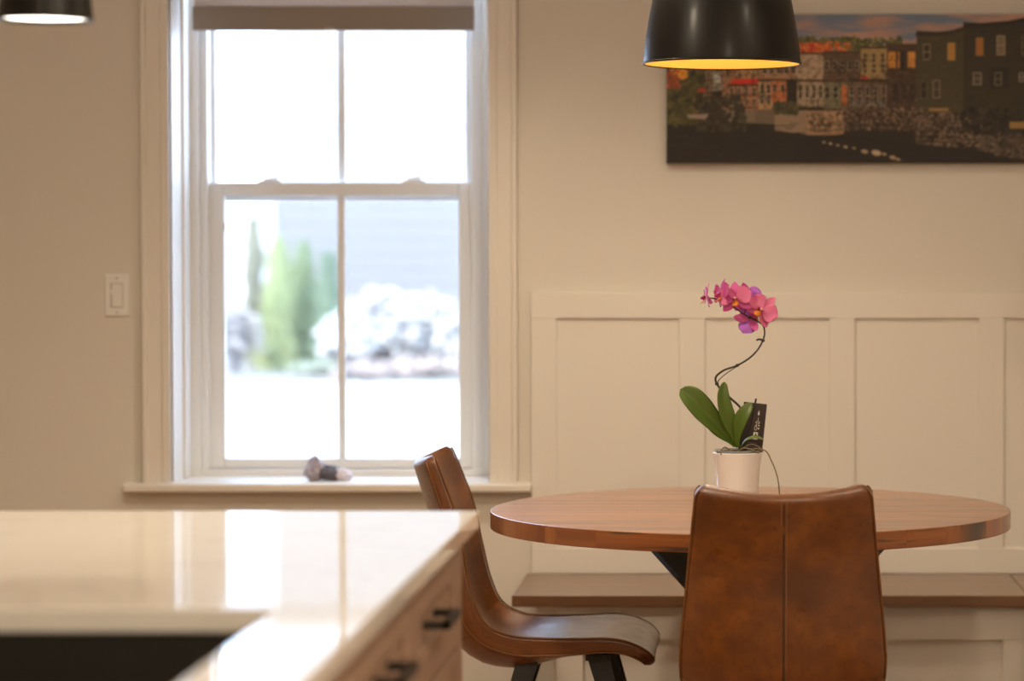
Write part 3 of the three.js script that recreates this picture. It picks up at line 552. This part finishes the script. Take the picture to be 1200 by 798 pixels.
  // river
  poly(rgb(32, 24, 19), 0, 300, 120, 318, 260, 340, 330, 356, 430, 366, 560, 366, 760, 400, 900, 420, 1100, 440, W, 430, W, H, 0, H);
  poly(rgb(30, 22, 18), 400, 372, 540, 364, 760, 392, 1000, 420, 1000, H, 400, H);
  for (let i = 0; i < 260; i++) R(rgb(36, 27, 22, 10), rr(0, 900), rr(330, 446), rr(14, 70), rr(1, 3));
  for (let i = 0; i < 30; i++) R(rgb(66, 56, 50, 12), rr(10, 160), rr(360, 440), rr(8, 30), 1.2);
  // trees at the left bank
  dabs(420, 0, 180, 110, 330, [[70, 66, 36], [84, 78, 42], [56, 52, 30], [94, 84, 44]], 5, 15);
  dabs(170, 90, 250, 240, 350, [[56, 48, 34], [68, 58, 40], [48, 42, 30]], 5, 14);
  dabs(40, 14, 160, 60, 190, [[224, 144, 36], [236, 160, 50]], 5, 11); dabs(30, 0, 170, 40, 220, [[176, 84, 46], [140, 68, 40]], 5, 11);
  poly(rgb(150, 132, 118), 62, 304, 130, 302, 118, 318, 66, 314); R(rgb(170, 60, 44), 96, 224, 22, 12);
  dabs(120, 330, 268, 400, 300, [[60, 58, 36], [76, 70, 44]], 4, 10);
  for (const [x, y, r] of [[480, 388, 5], [500, 392, 6], [522, 397, 5], [546, 402, 7], [572, 406, 6], [604, 416, 11], [640, 420, 15], [664, 424, 8], [690, 434, 10], [706, 440, 8]]) { c.fillStyle = rgb(170, 146, 118, 14); c.beginPath(); c.ellipse(x, y, r, r * 0.55, 0.2, 0, 7); c.fill(); }
  const tex = new THREE.CanvasTexture(cv); tex.colorSpace = THREE.SRGBColorSpace; tex.magFilter = THREE.LinearFilter;
  const pic = thing('canvas_picture', 'wide canvas picture of riverside houses at sunset on the wall', 'picture', [0.389, 1.602, WZ]);
  const w = 1.2, h = 0.412;
  mesh('stretched_canvas', box(-w / 2, w / 2, 0, h, 0.001, 0.024, 0.001), S({ color: lin(0.03, 0.025, 0.02), roughness: 0.7 }), pic);
  const face = new THREE.PlaneGeometry(w - 0.001, h - 0.001); face.translate(0, h / 2, 0.0244);
  mesh('print', face, S({ map: tex, roughness: 0.6 }), pic, 'printed town view');
}

// ------------------------------------------------------------------ stone on the sill
{
  const rock = (rx, ry, rz, f, sd, col, pinch) => {
    const g = mergeVertices(new THREE.IcosahedronGeometry(1, 4).deleteAttribute('normal').deleteAttribute('uv'));
    const p = g.attributes.position, cl = new Float32Array(p.count * 3);
    for (let i = 0; i < p.count; i++) {
      const v = V(p.getX(i), p.getY(i), p.getZ(i)), n = fbm(v.x * f + sd, v.y * f, v.z * f + sd, 4), facet = Math.round(fbm(v.x * 2.2 + sd, v.y * 2.2, v.z * 2.2, 2) * 7) / 7;
      const s = 1 + n * 0.34 + facet * 0.28, k = pinch ? 1 - pinch * clamp(v.y, 0, 1) : 1;
      p.setXYZ(i, v.x * rx * s * k, Math.max(v.y * ry * s, -ry * 0.72), v.z * rz * s);
      const k2 = 1 + 0.5 * fbm(v.x * 5 + sd * 3, v.y * 5 + 9, v.z * 5, 3); cl.set(col.map((c) => c * k2), i * 3);   // mottled mineral
    }
    g.setAttribute('color', new THREE.BufferAttribute(cl, 3)); g.computeVertexNormals();
    return g;
  };
  const m = S({ vertexColors: true, roughness: 0.55, flatShading: true });
  const s = thing('amethyst_stone', 'rough grey and lilac mineral stone on the window sill', 'stone', [-1.174, 0.712, WZ - 0.065]);
  const lump = (n, g, x, y, z, turn = 0, tilt = 0, l) => { g.rotateZ(tilt); g.rotateY(turn); g.computeBoundingBox(); g.translate(x, y - g.boundingBox.min.y, z); mesh(n, g, m, s, l); };
  lump('peak', rock(0.034, 0.040, 0.030, 2.1, 3, [0.40, 0.35, 0.41], 0.55), -0.028, 0, 0, 0.3, 0.12, 'pointed grey lilac crystal');
  lump('dark_base', rock(0.042, 0.024, 0.030, 2.4, 11, [0.10, 0.09, 0.11], 0.2), 0.010, 0, 0.004, 0, -0.1);
  lump('pale_tip', rock(0.028, 0.021, 0.025, 2.8, 19, [0.72, 0.68, 0.76], 0.1), 0.046, 0, 0.004, 0.4, 0, 'whitish lilac crystal end');
}

// ------------------------------------------------------------------ orchid, its pot and its care card
const OZ = -6.2, sO = 6.2 / FOCAL;
const O = (px, py, dz = 0) => V((px - 864.5) * sO, 1.344 - 0.76 - (py - 300) * sO, dz);   // metres from the pot's base, read off at the pot's distance
{
  const pot = thing('flower_pot', 'glossy white tapered flower pot on the round table', 'pot', [-0.0107, 0.76, OZ]);
  mesh('pot_body', lathe([[0, 0.0005], [0.040, 0.0005], [0.0425, 0.003], [0.046, 0.045], [0.0505, 0.095], [0.0545, 0.128], [0.0568, 0.1365], [0.0562, 0.1385], [0.0545, 0.1385], [0.0528, 0.134], [0.049, 0.095], [0.044, 0.03], [0, 0.025]], 72), M.pot, pot);
  mesh('inner_pot', lathe([[0.0475, 0.10], [0.0505, 0.140], [0.0535, 0.1425], [0.0535, 0.144], [0.0498, 0.1435], [0.0462, 0.105]], 56), M.liner, pot, 'clear plastic inner pot');
  mesh('bark_mulch', [...Array(46)].map((_, i) => { const a = i * 2.4, r = 0.044 * Math.sqrt((i + 0.5) / 46); const g = new RoundedBoxGeometry(rr(0.012, 0.02), rr(0.006, 0.01), rr(0.008, 0.014), 1, 0.002); g.rotateY(rr(0, 6)); g.rotateX(rr(-0.4, 0.4)); return g.translate(r * Math.cos(a), 0.134 + rr(0, 0.004), r * Math.sin(a)); }).concat([new THREE.CylinderGeometry(0.0485, 0.0465, 0.03, 32).translate(0, 0.117, 0)]), M.bark, pot, 'dark bark chips');

  const or = thing('orchid_plant', 'orchid with pink flowers on one dark curving stem in the white pot', 'plant', [-0.0107, 0.76, OZ]);
  // leaves: spine points, half width along them, which way the blade faces
  const leaf = (pts, half, face, fold, mats = M.leaf, tipAt = 0.5, tipPow = 1.6, l) => {
    const cu = new THREE.CatmullRomCurve3(pts), n = 26, m = 10, th = 0.0016;
    const f = face.clone().normalize();
    const frame = [...Array(n + 1)].map((_, i) => { const p = cu.getPoint(i / n), t = cu.getTangent(i / n), side = t.clone().cross(f).normalize(), nn = side.clone().cross(t).normalize(); return { p, side, nn }; });
    const wd = (t) => half * lerp(0.28, 1, smooth(t, 0, tipAt)) * Math.sqrt(Math.max(0, 1 - Math.pow(Math.max(0, (t - tipAt) / (1 - tipAt)), tipPow))) + 0.0004;
    const blade = (u0, u1) => grid(2 * m, n, (u, v) => {
      const i = Math.round(v * n), up = u <= 0.5, s = up ? lerp(u0, u1, u * 2) : lerp(u1, u0, u * 2 - 1), { p, side, nn } = frame[i], w = wd(v);
      const lift = fold * w * Math.abs(s) + (up ? 1 : -1) * th * (1 - 0.85 * s * s) * 0.5;
      const q = p.clone().addScaledVector(side, s * w).addScaledVector(nn, lift);
      return [q.x, q.y, q.z];
    }, true);
    return mesh('leaf', blade(-1, 1), mats, or, l);
  };
  leaf([O(862, 522), O(848, 508, 0.004), O(828, 486, 0.012), O(811, 467, 0.018), O(797, 456, 0.02)], 0.0275, V(0.15, 0.4, 1), 0.34, M.leaf, 0.62, 2.2);
  leaf([O(865, 524, 0.006), O(858, 504, 0.014), O(850, 480, 0.020), O(847, 462, 0.020), O(849, 447, 0.016)], 0.0178, V(0.35, 0.15, 1), 0.25, M.leaf, 0.45, 1.5);
  leaf([O(864, 524, 0.008), O(865, 506, 0.018), O(869, 490, 0.022), O(875, 480, 0.022), O(881, 472, 0.018)], 0.0165, V(-0.3, 0.1, 1), 0.22, M.leaf);
  leaf([O(862, 523, -0.004), O(850, 514, 0.0), O(840, 506, 0.002), O(833, 500, 0.002), O(828, 495, 0)], 0.011, V(0.3, 0.6, 1), 0.1, M.leaf);
  leaf([O(868, 525, 0.012), O(873, 516, 0.022), O(881, 512, 0.028), O(889, 512, 0.03), O(895, 515, 0.03)], 0.0058, V(0, 1, 0.6), 0.1, M.leaf);
  // stem
  const st = [O(866, 528, -0.004), O(868, 512, -0.008), O(871, 492, -0.010), O(868, 479, -0.010), O(855, 466, -0.006), O(842, 453, 0), O(838.5, 443, 0.004), O(847, 434.5, 0.008), O(864, 428, 0.01), O(880, 418, 0.01), O(891, 405, 0.006), O(896, 391, 0.002), O(894, 381, 0.0), O(885, 375, 0.0), O(875, 370, 0.002), O(863, 362, 0.004), O(850, 355, 0.004), O(838, 350, 0.002), O(829, 349, 0)];
  const cu = new THREE.CatmullRomCurve3(st), sg = new THREE.TubeGeometry(cu, 160, 1, 10);
  { const p = sg.attributes.position; for (let i = 0; i < p.count; i++) { const row = Math.floor(i / 11) / 160, c = cu.getPointAt(row), r = lerp(0.0030, 0.0014, row); p.setXYZ(i, c.x + (p.getX(i) - c.x) * r, c.y + (p.getY(i) - c.y) * r, c.z + (p.getZ(i) - c.z) * r); } }
  const stem = mesh('stem', sg, M.stem, or, 'dark curving flower stem');
  for (const [x, y, z] of [[840, 450, 0.002], [864, 428, 0.01], [894, 399, 0.004], [879, 372, 0.002]]) { const g = new THREE.SphereGeometry(0.0046, 12, 10); g.scale(1, 0.8, 1); const q = O(x, y, z); mesh('stem_node', g.translate(q.x, q.y, q.z), M.stem, stem); }
  mesh('bract', tube([O(893, 398, 0.004), O(889, 397.5, 0.006), O(886.5, 398.5, 0.008)], 0.0022, 10, 6), M.stem, stem);
  // support wire alongside the stem and the short stake
  mesh('support_wire', tube([O(886, 467, 0.004), O(882, 490, 0.006), O(876, 512, 0.006), O(873, 528, 0.004)], 0.0022, 30, 8), M.stem, or);
  mesh('support_wire', tube([O(841, 452, 0.004), O(842, 446, 0.008), O(852, 437, 0.012), O(864, 429, 0.013)], 0.0011, 30, 6), M.stem, or);
  // aerial roots
  const root = (pts, r, mat = M.root) => mesh('aerial_root', tube(pts, r, 40, 7), mat, or);
  const rt = root([O(876, 527, 0.02), O(889, 525, 0.034), O(898, 528, 0.04), O(904, 539, 0.044), O(909, 551, 0.046), O(912, 564, 0.048), O(913.5, 578, 0.05)], 0.0016);
  mesh('root_tip', tube([O(911, 560, 0.047), O(907, 563, 0.05), O(902, 564, 0.052)], 0.0013, 12, 6), M.rootTip, rt);
  root([O(858, 528, 0.03), O(849, 523, 0.042), O(845, 527, 0.046), O(846, 533, 0.040)], 0.0017); root([O(864, 528, 0.03), O(873, 524, 0.04), O(884, 527, 0.042), O(889, 530, 0.034)], 0.0018); root([O(868, 526, 0.02), O(880, 520, 0.03), O(891, 524, 0.034), O(894, 529, 0.03)], 0.0013);

  // flowers
  const petalGeo = (len, half, cup, pw, wave = 0.05) => {
    const n = 14, m = 10;
    return grid(2 * m, n, (u, v) => {
      const up = u <= 0.5, s = up ? lerp(-1, 1, u * 2) : lerp(1, -1, u * 2 - 1), w = half * Math.pow(Math.sin(Math.PI * clamp(0.04 + 0.955 * Math.pow(v, pw), 0, 1)), 0.7);
      const th = 0.0005 * (1 - s * s) * (up ? 1 : -1);
      return [s * w, v * len, th + cup * len * (v * v * 0.9 - 0.2 * v) - cup * 0.6 * w * s * s + wave * half * Math.sin(v * 7 + s * 3) * v];
    }, true);
  };
  const big = petalGeo(0.0325, 0.0195, -0.14, 1.2, 0.09), sepal = petalGeo(0.034, 0.0098, -0.18, 0.95, 0.07), lobe = petalGeo(0.012, 0.0045, 0.7, 0.9, 0), tongue = petalGeo(0.019, 0.0075, 0.4, 1.2, 0);
  const flower = (pos, face, roll, mats, scale = 1) => {                  // mats: [petals, sepals]
    const f = new THREE.Group(); f.name = 'flower'; or.add(f);
    f.position.copy(pos); f.lookAt(0, 0, 0); f.quaternion.setFromUnitVectors(V(0, 0, 1), face.clone().normalize()); f.rotateZ(roll); f.scale.setScalar(scale);
    const put = (n, g, ang, tilt, mat, z = 0, y = 0.002) => { const o = mesh(n, g, mat, f); o.rotation.set(0, 0, ang); o.rotateX(tilt); o.position.set(-Math.sin(ang) * y, Math.cos(ang) * y, z); return o; };
    put('sepal', sepal, 0, -0.10, mats[1], -0.002); put('sepal', sepal, 2.2, -0.12, mats[1], -0.002); put('sepal', sepal, -2.2, -0.12, mats[1], -0.002);
    put('petal', big, 1.25, 0.10, mats[0]); put('petal', big, -1.25, 0.10, mats[0]);
    put('lip', tongue, Math.PI, 0.55, M.lip, 0.003); put('lip_lobe', lobe, 1.9, 0.9, M.lipDark, 0.003); put('lip_lobe', lobe, -1.9, 0.9, M.lipDark, 0.003);
    const cgeo = new THREE.SphereGeometry(0.0034, 12, 10); cgeo.scale(0.8, 0.8, 1.6); const co = mesh('column', cgeo, M.column, f); co.position.set(0, 0.001, 0.006);
    return f;
  };
  flower(O(893, 363, 0.020), V(-0.25, 0.15, 1), -0.75, [M.petalRose, M.petalRose], 1.14);
  flower(O(862, 350, 0.024), V(-0.15, 0.10, 1), 0.10, [M.petalRose, M.petal], 1.14);
  flower(O(846, 345, 0.012), V(-1, 0.05, 0.55), 0.2, [M.petal, M.petal], 1.08);
  flower(O(828, 348, 0.004), V(-1, -0.05, 0.16), 0.25, [M.petal, M.petal], 0.9);
  flower(O(879, 374, -0.010), V(0.2, -0.35, -1), 2.7, [M.petalWindowLit, M.petal], 1.05);
  flower(O(876, 350, -0.014), V(0.35, 0.1, -1), 0.4, [M.petalWindowLit, M.petal], 1.08);
  for (const [a, b] of [[O(884, 375, 0), O(893, 364, 0.014)], [O(860, 361, 0.004), O(862, 351, 0.018)], [O(846, 353, 0.004), O(847, 346, 0.008)], [O(876, 371, 0), O(879, 374, -0.008)], [O(872, 368, 0), O(876, 351, -0.01)]]) mesh('flower_stalk', tube([a, a.clone().lerp(b, 0.5).add(V(0.002, 0, -0.002)), b], 0.0011, 12, 6), M.stem, stem);

  // printed care card stuck in the pot
  const cv = document.createElement('canvas'); cv.width = 256; cv.height = 512; const c = cv.getContext('2d');
  c.fillStyle = '#3b3030'; c.fillRect(0, 0, 256, 512); c.fillStyle = '#e9e2d6'; c.strokeStyle = '#e9e2d6'; c.lineWidth = 5;
  c.beginPath(); c.moveTo(176, 62); c.lineTo(188, 104); c.lineTo(164, 104); c.fill(); c.fillRect(173, 100, 6, 14);
  c.beginPath(); c.moveTo(176, 132); c.lineTo(176, 164); c.stroke(); c.beginPath(); c.ellipse(176, 178, 22, 9, 0, 0, 7); c.stroke(); c.beginPath(); c.arc(162, 204, 7, 0, 7); c.fill(); c.beginPath(); c.arc(190, 206, 8, 0, 7); c.fill();
  c.beginPath(); c.ellipse(158, 232, 12, 20, 0, 0, 7); c.stroke(); c.beginPath(); c.moveTo(176, 226); c.lineTo(204, 230); c.lineTo(186, 246); c.fill();
  c.fillRect(140, 270, 50, 68); c.fillStyle = '#3b3030'; c.fillRect(159, 282, 12, 44); c.fillRect(149, 298, 32, 12);
  c.fillStyle = '#8d8480'; for (let i = 0; i < 5; i++) c.fillRect(70, 372 + i * 18, 120 - (i % 2) * 26, 4);
  const tx = new THREE.CanvasTexture(cv); tx.colorSpace = THREE.SRGBColorSpace; tx.magFilter = THREE.LinearFilter;
  const cd = thing('plant_care_card', 'dark printed care card with small white symbols standing in the flower pot', 'card', [-0.0107 + 0.031, 0.76, OZ - 0.012]);
  const hold = new THREE.Matrix4().makeRotationZ(-0.105);
  const cb = box(-0.0265, 0.0265, 0.125, 0.250, -0.0006, 0.0006, 0); cb.translate(0, -0.13, 0); cb.applyMatrix4(hold); cb.translate(-0.003, 0.13, 0);
  mesh('card', cb, S({ color: lin(0.045, 0.032, 0.032), roughness: 0.45 }), cd);
  const pf = new THREE.PlaneGeometry(0.053, 0.125); pf.translate(0, 0.0575, 0.0008); pf.applyMatrix4(hold); pf.translate(-0.003, 0.13, 0);
  mesh('print', pf, S({ map: tx, roughness: 0.45 }), cd);
}

// ------------------------------------------------------------------ outdoors: pavement, planting, neighbouring house
{
  const gmat = (c, sd) => S({ color: 0xffffff, map: dataTex(256, 256, (u, v) => { const n = fbm(u * 8, v * 8, sd, 4); return c.map((q) => q * (1 + n * 0.25)); }, true, 6, 6), roughness: 0.9 });
  const pv = tag(mesh('pavement', box(-40, 30, -0.2, -0.02, -29.2, WZ - 0.36, 0), gmat([226, 224, 220], 3)), 'sunlit pale pavement outside the window', 'pavement'); pv.userData.kind = 'structure';
  const bed = tag(mesh('planting_bed', box(-40, 30, -0.2, 0.0, -80, -29.2, 0), gmat([150, 146, 138], 5)), 'grey brown planting bed before the neighbouring house', 'garden bed'); bed.userData.kind = 'structure';
  // neighbouring house
  const h = thing('neighbour_house', 'pale grey clapboard house beyond the shrubs', 'house', [0, 0, -37]);
  const hx0 = -6.45, hx1 = 9, siding = S({ color: lin(0.27, 0.265, 0.265), roughness: 0.8 });
  mesh('wall', box(hx0, hx1, 0, 7.2, -6, 0, 0), siding, h);
  for (let i = 0; i < 34; i++) { const y = 0.15 + i * 0.205, b = box(hx0 - 0.01, hx1, 0, 0.2, -0.006, 0.006, 0); b.rotateX(-0.06); b.translate(0, y, 0.012); mesh('clapboard', b, siding, h); }
  mesh('corner_board', box(hx0 - 0.03, hx0 + 0.12, 0, 7.2, -0.1, 0.045, 0.004), M.vinyl, h);
  mesh('belt_board', box(hx0, hx1, 3.05, 3.25, 0, 0.06, 0.004), S({ color: lin(0.20, 0.21, 0.23), roughness: 0.8 }), h);
  mesh('roof', (() => { const s = new THREE.Shape([[-6.6, 7.2], [0.6, 7.2], [-3, 9.6]].map((p) => new THREE.Vector2(...p))); const g = new THREE.ExtrudeGeometry(s, { depth: hx1 - hx0 + 0.6, bevelEnabled: false }); g.rotateY(-Math.PI / 2); g.rotateY(Math.PI); g.translate(hx0 - 0.3, 0, -6); return g; })(), S({ color: lin(0.2, 0.2, 0.22), roughness: 0.9 }), h);
  // narrow conifers: lumpy shells of overlapping sprays on a trunk
  const conifer = (px, topY, d, r, label, col) => {
    const x = (px - 870) * d / FOCAL, ht = 1.344 - (topY - 300) * d / FOCAL, t = thing('narrow_conifer', label, 'tree', [x, 0, -d], 0, 'narrow conifers beyond the pavement');
    const parts = [];
    const spray = new THREE.ConeGeometry(0.05, 0.26, 5); spray.translate(0, 0.1, 0);
    const n = 420;
    for (let i = 0; i < n; i++) {
      const k = Math.pow(rnd(), 0.9), y = 0.06 + k * (ht - 0.14), rad = r * Math.pow(1 - k, 0.55) * (0.72 + 0.28 * Math.sin(k * 30 + i)) , a = rr(0, 6.283);
      const g = spray.clone(); g.scale(rr(0.7, 1.2), rr(0.6, 1.1), rr(0.7, 1.2)); g.rotateX(rr(0.1, 0.5)); g.rotateY(a); g.translate(Math.sin(a) * rad * rr(0.55, 0.95), y - 0.06, Math.cos(a) * rad * rr(0.55, 0.95)); parts.push(g);
    }
    mesh('foliage', parts, S({ color: col, roughness: 0.8 }), t);
    mesh('trunk', new THREE.CylinderGeometry(0.015, 0.035, ht * 0.8, 8).translate(0, ht * 0.4, 0), M.bark, t);
  };
  const kinds = [[298, 252, 33, 0.19, 'slender olive brown conifer standing behind the yellow-green ones', lin(0.30, 0.29, 0.21)], [326, 277, 32, 0.27, 'broad yellow-green conifer beside the slender brownish one', lin(0.36, 0.41, 0.20)], [356, 284, 32.6, 0.24, 'green conifer between the broad yellow-green and the small dark one', lin(0.26, 0.33, 0.18)], [386, 297, 32.1, 0.22, 'small dark green conifer next to the blossoming shrubs', lin(0.19, 0.26, 0.17)]];
  for (const a of kinds) conifer(...[a[0], a[1], a[2], a[3], a[4], a[5]]);
  // blossoming and dry shrubs
  const ball = new THREE.IcosahedronGeometry(1, 1);
  const shrub = (px, topY, d, w, label, colB, colT, nB, low = 0.42) => {
    const x = (px - 870) * d / FOCAL, ht = 1.344 - (topY - 300) * d / FOCAL, t = thing('garden_shrub', label, 'shrub', [x, 0, -d], 0, 'shrubs beyond the pavement');
    const tw = [], bl = [];
    for (let i = 0; i < 60; i++) { const a = rr(0, 6.283), rad = rr(0.1, 1) * w, y = rr(0.5, 0.98) * ht * (1 - 0.25 * (rad / w) ** 2); tw.push(new THREE.TubeGeometry(new THREE.CatmullRomCurve3([V(rr(-0.05, 0.05), 0, rr(-0.05, 0.05)), V(Math.sin(a) * rad * 0.45, y * 0.6, Math.cos(a) * rad * 0.4), V(Math.sin(a) * rad, y, Math.cos(a) * rad * 0.6)]), 5, 0.012, 4)); }
    for (let i = 0; i < nB; i++) { const a = rr(0, 6.283), rad = Math.sqrt(rnd()) * w, y = rr(low, 1) * ht * (1 - 0.3 * (rad / w) ** 2), g = ball.clone(); const s = rr(0.025, 0.06); g.scale(s, s * 0.8, s); bl.push(g.translate(Math.sin(a) * rad, y, Math.cos(a) * rad * 0.6)); }
    mesh('twigs', tw, S({ color: colT, roughness: 0.9 }), t); mesh('blossom', bl, S({ color: colB, roughness: 0.8 }), t);
  };
  const white = lin(0.62, 0.60, 0.58), twig = lin(0.26, 0.25, 0.26), rosy = lin(0.50, 0.40, 0.36);
  shrub(404, 362, 30.1, 0.30, 'small white blossoming shrub beside the dark conifer', white, twig, 150);
  shrub(446, 334, 30.7, 0.48, 'tall white blossoming shrub, fullest in the row', white, twig, 330);
  shrub(500, 342, 31.3, 0.46, 'wide white blossoming shrub beside the fullest one', white, twig, 300);
  shrub(545, 362, 30.6, 0.36, 'lower white blossoming shrub at the end of the row', white, twig, 180);
  shrub(432, 424, 29.6, 0.42, 'low rosy dry shrub under the fullest blossoming shrub', rosy, twig, 60, 0.3);
  shrub(505, 418, 30.1, 0.46, 'low rosy dry shrub under the wide blossoming shrub', rosy, twig, 80, 0.3);
  shrub(276, 352, 31.2, 0.30, 'bare greyish shrub beside the slender conifer', lin(0.42, 0.39, 0.37), twig, 90);
  shrub(372, 424, 31.0, 0.32, 'low grey green shrub before the small conifer', lin(0.34, 0.38, 0.30), twig, 120, 0.2);
}

renderer.render(scene, camera);
